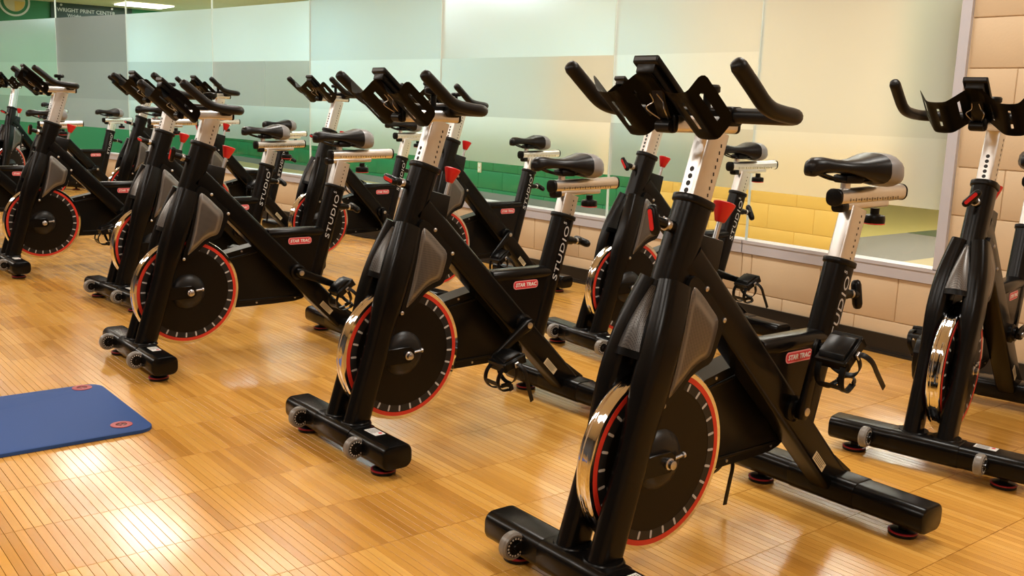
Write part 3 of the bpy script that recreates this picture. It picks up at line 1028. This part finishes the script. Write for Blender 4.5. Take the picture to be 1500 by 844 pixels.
        sweep(bm, spline([(.002, yp - .047, .004), (.010, yp - .046, -.04), (.014, yp - .02, -.070), (.014, yp + .02, -.070), (.008, yp + .046, -.04), (.0, yp + .047, .002)], 5), rrect(.0014, .0075, .001, 2), up=(1, 0, 0))
        sweep(bm, spline([(.0, yp + .048, .0), (-.006, yp + .060, -.005), (-.010, yp + .072, -.030), (-.012, yp + .070, -.075), (-.018, yp + .064, -.120), (-.020, yp + .062, -.145)], 5), rrect(.0014, .0075, .001, 2), up=(1, 0, 0))
        part('strap', finish(bm, 'strap', 'rubber_black'), sub=pd, grp='pedal')
        bm = bmesh.new()
        box(bm, -.008, .008, yp + .046, yp + .053, -.012, .006); bevel_all(bm, .0015, 1)
        part('strap_buckle', finish(bm, 'strap_buckle', 'steel'), sub=pd, grp='pedal')
    # --- seat group
    G = 'seat'
    bm = bmesh.new()
    p0, p1 = Vector((-.812, 0, .47)), Vector((-.920, 0, .842))
    sweep(bm, [p0, p1], rrect(.0335, .0225, .008, 3), up=Y)
    sp = part('seat_post', finish(bm, 'seat_post', 'aluminium'), G)
    d = (p1 - p0).normalized()
    bm = bmesh.new()
    for k in range(9):
        c = p1 - d * (.022 + k * .0165)
        for s in (-1, 1):
            box(bm, c.x - .004 - .008, c.x + .000 - .008, min(s * .0224, s * .0230), max(s * .0224, s * .0230), c.z - .003, c.z + .003)
    part('height_scale', finish(bm, 'height_scale', 'print_dark', smooth=False), G, sub=sp, stuff=True)
    bm = bmesh.new()
    sweep(bm, [(-.830, 0, .872), (-1.134, 0, .879)], rrect(.0225, .0215, .017, 5), up=(0, 0, 1))
    sl = part('seat_slider', finish(bm, 'seat_slider', 'aluminium', angle=40), G)
    for x0, x1 in ((-.822, -.834), (-1.131, -1.140)):
        bm = bmesh.new()
        z_ = .872 if x0 > -1 else .879
        sweep(bm, [(x0, 0, z_), (x1, 0, z_)], rrect(.0238, .0228, .018, 5), up=(0, 0, 1), bev=.003)
        part('end_cap', finish(bm, 'end_cap', 'plastic_black', angle=40), G, sub=sl)
    bm = bmesh.new()
    for k in range(19):
        x = -.868 - k * .0125
        h_ = .0045 if k % 2 == 0 else .0022
        for s in (-1, 1):
            box(bm, x - .0012, x + .0012, min(s * .0223, s * .0229), max(s * .0223, s * .0229), .866 - h_, .866 + h_)
    part('slider_scale', finish(bm, 'slider_scale', 'print_dark', smooth=False), G, sub=sl, stuff=True)
    bm = bmesh.new()
    sweep(bm, [(-.862, 0, .848), (-1.062, 0, .852)], rrect(.017, .010, .006, 3), up=(0, 0, 1), bev=.004)
    part('slider_bracket', finish(bm, 'slider_bracket', 'aluminium'), G)
    bm = bmesh.new()
    sweep(bm, [(-.842, 0, .846), (-.872, 0, .847)], rrect(.019, .014, .011, 4), up=(0, 0, 1), bev=.004)
    part('bracket_cap', finish(bm, 'bracket_cap', 'plastic_black'), G)
    bm = bmesh.new()
    lathe_axis(bm, [(.012, .045), (.012, .030), (.016, .028), (.027, .026), (.029, .020), (.029, .008), (.027, .002), (.010, .0)], (-1.022, 0, .792), (0, 0, 1), 24)
    kb = part('slider_knob', finish(bm, 'slider_knob', 'plastic_black'), G)
    bm = bmesh.new()
    lathe_axis(bm, [(.0290, .0025), (.0293, .003), (.0293, .0045), (.0290, .005)], (-1.022, 0, .792), (0, 0, 1), 24)
    part('red_ring', finish(bm, 'red_ring', 'red_plastic'), G, sub=kb)
    # saddle (own pivot so that it can be turned on its clamp)
    spv = Vector((-.890, 0, .90))
    def saddle_loop(x, w, zt, zb, crown=.004):
        lp = []
        for k in range(20):
            a = 2 * pi * k / 20
            cy, cz = cos(a), sin(a)
            yy = w * (abs(cy) ** .75) * (1 if cy >= 0 else -1)
            if cz >= 0:
                zz = zt - crown * (1 - cz) * 2 - (zt - zb) * .5 * (1 - cz ** .6)
            else:
                zz = zb + (zt - zb) * .5 * (1 - abs(cz) ** .6)
            lp.append(Vector((x, yy, zz)))
        return lp
    prof = [(-.740, .008, .955, .938), (-.745, .017, .966, .926), (-.762, .023, .974, .924), (-.79, .026, .975, .932), (-.83, .029, .970, .934), (-.87, .037, .968, .932), (-.91, .054, .972, .924), (-.945, .070, .981, .914), (-.972, .0775, .988, .9055)]
    rear = [(-.972, .0775, .988, .9055), (-.990, .080, .989, .902), (-1.006, .079, .987, .899), (-1.026, .070, .978, .903), (-1.040, .048, .966, .914), (-1.046, .018, .955, .930)]
    bm = bmesh.new(); rings(bm, [saddle_loop(-.744 + (q[0] + .740) * .915, *q[1:]) for q in prof])
    sd = part('saddle', shift(finish(bm, 'saddle', 'leather_black', angle=70), spv), 'saddle', pivot=spv)
    bm = bmesh.new()
    rings(bm, [saddle_loop(-.744 + (q[0] + .740) * .915, *q[1:]) for q in rear])
    part('rear_pad', shift(finish(bm, 'rear_pad', 'pad_grey', angle=70), spv), 'saddle', sub=sd)
    for s in (-1, 1):
        bm = bmesh.new()
        sweep(bm, spline([(-.775, s * .010, .936), (-.82, s * .020, .922), (-.86, s * .022, .914), (-.91, s * .024, .914), (-.95, s * .035, .918), (-.975, s * .050, .925)], 4), circ(.0035, 8), up=(0, 0, 1))
        part('saddle_rail', shift(finish(bm, 'saddle_rail', 'frame_black'), spv), 'saddle', sub=sd)
    bm = bmesh.new()
    box(bm, -.915, -.855, -.028, .028, .908, .930); bevel_all(bm, .006, 2)
    part('saddle_clamp', shift(finish(bm, 'saddle_clamp', 'plastic_black'), spv), 'saddle', sub=sd)
    bm = bmesh.new()
    lathe_axis(bm, [(.018, 0), (.013, .006), (.0125, .026)], (-.872, 0, .888), (0, 0, 1), 16)
    part('saddle_stub', finish(bm, 'saddle_stub', 'aluminium'), G)
    # seat height lever behind the seat tube
    lv = Vector((-.893, 0, .612))
    bm = bmesh.new()
    lathe_axis(bm, [(.015, 0), (.015, .030), (.011, .032), (.011, .060), (.013, .062), (.013, .085)], lv, (-1, 0, -.12), 14)
    part('seat_pin', finish(bm, 'seat_pin', 'plastic_black'))
    lv2 = lv + Vector((-1, 0, -.12)).normalized() * .082
    bm = bmesh.new()
    sweep(bm, [(0, 0, -.040), (0, 0, -.036), (0, 0, -.026), (0, 0, .026), (0, 0, .036), (0, 0, .040)], [circ(.006, 14), circ(.011, 14), circ(.014, 14), circ(.014, 14), circ(.011, 14), circ(.006, 14)], up=Y)
    part('seat_lever', finish(bm, 'seat_lever', 'plastic_black'), 'seatlever', pivot=lv2)
    bm = bmesh.new()
    lathe_axis(bm, [(.0125, .048), (.0125, .056)], lv, (-1, 0, -.12), 14)
    part('pin_ring', finish(bm, 'pin_ring', 'steel'))
    # --- front height lever
    fv = Vector((-.232, 0, .820)); fd = Vector((1, 0, .30)).normalized()
    bm = bmesh.new()
    lathe_axis(bm, [(.017, -.02), (.017, .012), (.0135, .016), (.0135, .030)], fv, fd, 14)
    part('post_pin', finish(bm, 'post_pin', 'plastic_black'))
    bm = bmesh.new()
    lathe_axis(bm, [(.0125, .028), (.0145, .030), (.0145, .040), (.012, .042)], fv, fd, 14)
    part('pin_ring', finish(bm, 'pin_ring', 'steel'))
    bm = bmesh.new()
    lathe_axis(bm, [(.0115, .040), (.0115, .074)], fv, fd, 14)
    part('pin_shaft', finish(bm, 'pin_shaft', 'plastic_black'))
    fv2 = fv + fd * .078
    bm = bmesh.new()
    sweep(bm, [(0, 0, -.034), (0, 0, -.031), (0, 0, -.023), (0, 0, .023), (0, 0, .031), (0, 0, .034)], [rrect(.005, .004, .003, 3), rrect(.008, .009, .007, 3), rrect(.0095, .0125, .009, 3), rrect(.0095, .0125, .009, 3), rrect(.008, .009, .007, 3), rrect(.005, .004, .003, 3)], up=Y)
    fl_ = part('post_lever', finish(bm, 'post_lever', 'plastic_black', angle=60), 'postlever', pivot=fv2)
    bm = bmesh.new()
    o_ = rrect(.0058, .0245, .0055, 4)
    rings(bm, [[Vector((.0080, y, z)) for y, z in o_], [Vector((.0108, y * .9, z * .97)) for y, z in o_]])
    part('red_inlay', finish(bm, 'red_inlay', 'red_plastic'), 'postlever', sub=fl_)
    # --- handlebar group
    G = 'bar'
    bm = bmesh.new()
    p0, p1 = Vector((-.238, 0, .735)), Vector((-.333, 0, 1.036))
    sweep(bm, [p0, p1], rrect(.0345, .0235, .008, 3), up=Y)
    hp = part('handlebar_post', finish(bm, 'handlebar_post', 'aluminium'), G)
    d = (p1 - p0).normalized(); nrm = Vector((d.z, 0, -d.x))
    bm = bmesh.new()
    for k in range(7):
        c = p0 + d * (.118 + k * .0165) + nrm * .0338
        lathe_axis(bm, [(.0062, 0), (.0062, .0012)], c, nrm, 12)
    part('adjustment_holes', finish(bm, 'adjustment_holes', 'print_dark', smooth=False), G, sub=hp, stuff=True)
    bm = bmesh.new()
    for k in range(11):
        c = p1 - d * (.030 + k * .0165) - nrm * .012
        for s in (-1, 1):
            box(bm, c.x - .003, c.x + .001, min(s * .0234, s * .0240), max(s * .0234, s * .0240), c.z - .004, c.z + .004)
    part('height_scale', finish(bm, 'height_scale', 'print_dark', smooth=False), G, sub=hp, stuff=True)
    bm = bmesh.new()
    sweep(bm, [(-.185, 0, 1.051), (-.388, 0, 1.051)], rrect(.026, .019, .010, 4), up=(0, 0, 1))
    hs = part('handlebar_slider', finish(bm, 'handlebar_slider', 'aluminium', angle=40), G)
    for x0, x1 in ((-.176, -.188), (-.386, -.396)):
        bm = bmesh.new(); sweep(bm, [(x0, 0, 1.051), (x1, 0, 1.051)], rrect(.0275, .0205, .011, 4), up=(0, 0, 1), bev=.003)
        part('end_cap', finish(bm, 'end_cap', 'plastic_black', angle=40), G, sub=hs)
    bm = bmesh.new()
    lathe_y(bm, [(.006, -.022), (.014, -.020), (.014, .020), (.006, .022)], -.176, 1.045, 18)
    part('pivot_clamp', finish(bm, 'pivot_clamp', 'plastic_black'), G)
    half = [(-.112, .240, 1.166), (-.130, .240, 1.152), (-.165, .240, 1.124), (-.196, .239, 1.100), (-.228, .237, 1.086), (-.270, .234, 1.079), (-.312, .228, 1.075), (-.340, .208, 1.073), (-.352, .170, 1.072), (-.356, .100, 1.072), (-.357, 0, 1.072)]
    pts_ = [Vector(p) for p in half] + [Vector((x, -y, z)) for x, y, z in half[-2::-1]]
    path = spline(pts_, 4)
    rr = .0172
    t0 = (path[0] - path[1]).normalized(); t1 = (path[-1] - path[-2]).normalized()
    path = [path[0] + t0 * .013, path[0] + t0 * .010] + path + [path[-1] + t1 * .010, path[-1] + t1 * .013]
    secs = [circ(rr * .45, 14), circ(rr * .8, 14)] + [circ(rr, 14)] * (len(path) - 4) + [circ(rr * .8, 14), circ(rr * .45, 14)]
    bm = bmesh.new(); sweep(bm, path, secs, up=(.3, 0, 1))
    part('handlebar', finish(bm, 'handlebar', 'rubber_black', angle=50), G)
    bm = bmesh.new()
    sweep(bm, [(-.357, -.045, 1.070), (-.357, .045, 1.070)], rrect(.024, .022, .012, 3), up=(0, 0, 1), bev=.004)
    box(bm, -.352, -.215, -.020, .020, 1.066, 1.082)
    part('bar_clamp', finish(bm, 'bar_clamp', 'plastic_black', angle=50), G)
    bm = bmesh.new()
    lathe_axis(bm, [(.009, 0), (.009, .042), (.024, .044), (.028, .048), (.028, .058), (.024, .063), (.008, .064)], (-.305, 0, 1.075), (0, 0, 1), 24)
    part('slider_knob', finish(bm, 'slider_knob', 'plastic_black'), G)
    # bottle holder: one bent sheet with two troughs, running down towards the rider
    hp_ = [(0, .042), (.010, .042), (.018, .0415), (.025, .0385), (.031, .0345), (.0425, .0255), (.0485, .0207), (.062, .0105), (.069, .0055), (.076, .0018), (.084, .0), (.0985, -.001), (.1055, -.001), (.120, .0), (.128, .002), (.134, .0065), (.1415, .0170), (.1465, .0243), (.152, .0322), (.156, .0380), (.1595, .0430), (.161, .0450)]
    fine = [(-y, h_) for y, h_ in hp_[:0:-1]] + hp_
    slots = ((.0425, .0485), (.0985, .1055), (.1415, .1465))
    d = Vector((-.76, 0, -.65)); nv = Vector((-.25, 0, .968))
    o0 = Vector((-.090, 0, 1.114))
    LEN = .142
    SL = [0, .03, .036, .09, .100, .108, .125, .134, LEN]
    bm = bmesh.new()
    grid = []
    rc = .020
    arc = [0]
    for q in range(len(hp_) - 1, 0, -1):
        arc.append(arc[-1] + math.hypot(hp_[q][0] - hp_[q - 1][0], hp_[q][1] - hp_[q - 1][1]))
    arcd = {round(hp_[len(hp_) - 1 - i][0], 5): a_ for i, a_ in enumerate(arc)}
    for i, sl_ in enumerate(SL):
        row = []
        for y, h_ in fine:
            e = arcd[round(abs(y), 5)]
            cut = rc - math.sqrt(max(rc * rc - (rc - e) ** 2, 0)) if e < rc else 0
            q = max(cut, min(LEN - cut, sl_))
            row.append(bm.verts.new(o0 + d * q + nv * h_ + Vector((0, y, 0))))
        grid.append(row)
    nf = len(fine)
    for i in range(len(SL) - 1):
        for j in range(nf - 1):
            lo_, hi_ = sorted((abs(fine[j][0]), abs(fine[j + 1][0])))
            if 1 <= i <= 4 and any(abs(lo_ - a_) < 1e-4 and abs(hi_ - b_) < 1e-4 for a_, b_ in slots):
                continue
            bm.faces.new((grid[i][j], grid[i][j + 1], grid[i + 1][j + 1], grid[i + 1][j]))
    bmesh.ops.solidify(bm, geom=bm.faces[:], thickness=.004)
    part('bottle_holder', finish(bm, 'bottle_holder', 'plastic_black', angle=45), G)
    for s in (-1, 1):
        bm = bmesh.new()
        sweep(bm, spline([(-.170, s * .012, 1.060), (-.140, s * .026, 1.082), (-.148, s * .014, 1.096), (-.132, s * .010, 1.112)], 4), circ(.0013, 8), up=Y)
        part('spring_clip', finish(bm, 'spring_clip', 'steel'), G)
    bm = bmesh.new()
    prism_y(bm, [(-.215, 1.060), (-.170, 1.060), (-.150, 1.095), (-.140, 1.125), (-.165, 1.125)], -.018, .018)
    bevel_all(bm, .003, 1)
    part('holder_bracket', finish(bm, 'holder_bracket', 'plastic_black'), G)
    # console on the ridge between the troughs
    bm = bmesh.new()
    c0 = o0 + nv * .050
    def cl(q, hw_, h0, h1):
        return [c0 + d * q + nv * h0 + Vector((0, -hw_, 0)), c0 + d * q + nv * h0 + Vector((0, hw_, 0)), c0 + d * q + nv * h1 + Vector((0, hw_, 0)), c0 + d * q + nv * h1 + Vector((0, -hw_, 0))]
    rings(bm, [cl(.000, .026, -.008, .016), cl(.118, .026, -.008, .016)])
    rings(bm, [cl(-.006, .036, .010, .026), cl(.128, .036, .010, .026)])
    bevel_all(bm, .003, 2)
    cs = part('console', finish(bm, 'console', 'plastic_black', angle=40), G)
    bm = bmesh.new()
    rings(bm, [cl(.018, .026, .0258, .0266), cl(.095, .026, .0258, .0266)])
    part('console_screen', finish(bm, 'console_screen', 'hub_grey', smooth=False), G, sub=cs)
    bm = bmesh.new()
    rings(bm, [cl(-.0068, .031, .014, .021), cl(-.0060, .031, .014, .021)])
    part('console_trim', finish(bm, 'console_trim', 'hub_grey', smooth=False), G, sub=cs)

build_bike()

BB = Vector((-.676, 0, .338))
POST = Vector((-.302, 0, .953)); SEATD = Vector((-.2787, 0, .9604))
def make_bike(key, x, y, yaw, hb, st, hx, sx, crank, plever, slever, syaw, label):
    root = bpy.data.objects.new('exercise_bike', None)
    C.objects.link(root)
    root.location = (x, y, 0)
    root.rotation_euler = (0, 0, radians(yaw))
    tag(root, label, 'exercise bike', 'indoor cycles set out in two rows along the window wall')
    ob = [None] * len(PARTS)
    a = radians(crank)
    for i, (name, me, sub, grp, piv, stuff) in enumerate(PARTS):
        o = bpy.data.objects.new(name, me)
        C.objects.link(o)
        ob[i] = o
        if stuff:
            o['kind'] = 'stuff'
        if sub is not None:
            o.parent = ob[sub]
            continue
        o.parent = root
        loc = piv.copy()
        if grp == 'bar':
            loc += POST * hb + Vector((hx, 0, 0))
            if name == 'handlebar_post':
                loc -= Vector((hx, 0, 0))
        elif grp == 'seat':
            loc += SEATD * st
            if name in ('seat_slider', 'saddle_stub'):
                loc += Vector((sx, 0, 0))
        elif grp == 'saddle':
            loc += SEATD * st + Vector((sx, 0, 0))
            o.rotation_euler = (0, 0, radians(syaw))
        elif grp == 'crank':
            o.rotation_euler = (0, -a, 0)
        elif grp.startswith('pedal'):
            s = 1 if grp == 'pedal1' else -1
            loc += Vector((s * .172 * cos(a), 0, s * .172 * sin(a)))
            o.rotation_euler = (0, radians(25 * s + (crank % 17) * 2 - 12), 0)
        elif grp == 'postlever':
            o.rotation_euler = (radians(plever), 0, 0)
        elif grp == 'seatlever':
            o.rotation_euler = (radians(slever), 0, 0)
        o.location = loc
    return root

BIKES = [
 ('A', -1.487, 1.438, 269.6, 0, 0, 0, 0, 99, 14, 10, -14.5, 'nearest black spin bike, large in front at centre right, saddle turned slightly on its post'),
 ('B', -2.613, 1.465, 270.4, -.015, -.070, -.010, -.011, -32, 78, 80, -5, 'black spin bike in the middle of the front row, left of the nearest one'),
 ('C', -3.918, 1.264, 269.6, -.053, -.036, -.026, -.036, -158, -35, 75, 0, 'black spin bike of the front row standing just behind the blue mat'),
 ('J', -5.181, 1.571, 275.1, -.003, -.061, -.015, .002, -170, 80, 70, 0, 'black spin bike whose wheel peeks out directly behind the one by the blue mat'),
 ('D', -6.404, 1.325, 270.5, .033, .027, -.017, -.024, -32, -30, 60, 0, 'black spin bike at far left with its whole flywheel in view'),
 ('P', -7.879, 1.045, 271.2, 0, -.045, 0, -.026, -150, 20, 70, 0, 'black spin bike cut off by the left edge, only saddle and red badge in view'),
 ('F', -1.486, 2.907, 280.6, .020, .0, .057, 0, 170, -42, 40, 0, 'black spin bike cut off by the right edge, facing forward by the window frame'),
 ('G', -3.136, 2.990, 265.1, .032, -.045, .013, .004, -163, 40, 30, 0, 'black spin bike of the back row half hidden behind the nearest bike'),
 ('I', -4.504, 2.917, 273.9, 0, -.079, 0, -.001, -40, 30, 70, 0, 'black spin bike of the back row standing right behind the middle front bike'),
 ('H', -5.775, 2.855, 275.8, .037, -.024, -.011, .004, -96, 78, 70, 0, 'black back-row spin bike whose front wheel shows behind the mat-side bike\'s lettered seat tube'),
 ('K', -7.095, 2.620, 278.3, .027, -.078, -.013, .020, 30, 30, 70, 0, 'black back-row spin bike whose handlebar shows just right of the crowded left handlebars'),
 ('L', -8.324, 2.497, 271.8, .035, -.02, .005, 0, -60, 80, 70, 0, 'black back-row spin bike whose handlebar is leftmost of the crowded handlebars at left'),
 ('N', -9.93, 2.24, 286.0, 0, -.069, 0, 0, -10, 30, 70, 0, 'distant black spin bike by the green corridor wall, its saddle alone against the film'),
 ('E', -11.165, 2.238, 308.0, .055, -.03, 0, 0, -70, 70, 70, 0, 'most distant black spin bike at the far left end of the back row'),
]
for b in BIKES:
    make_bike(*b)
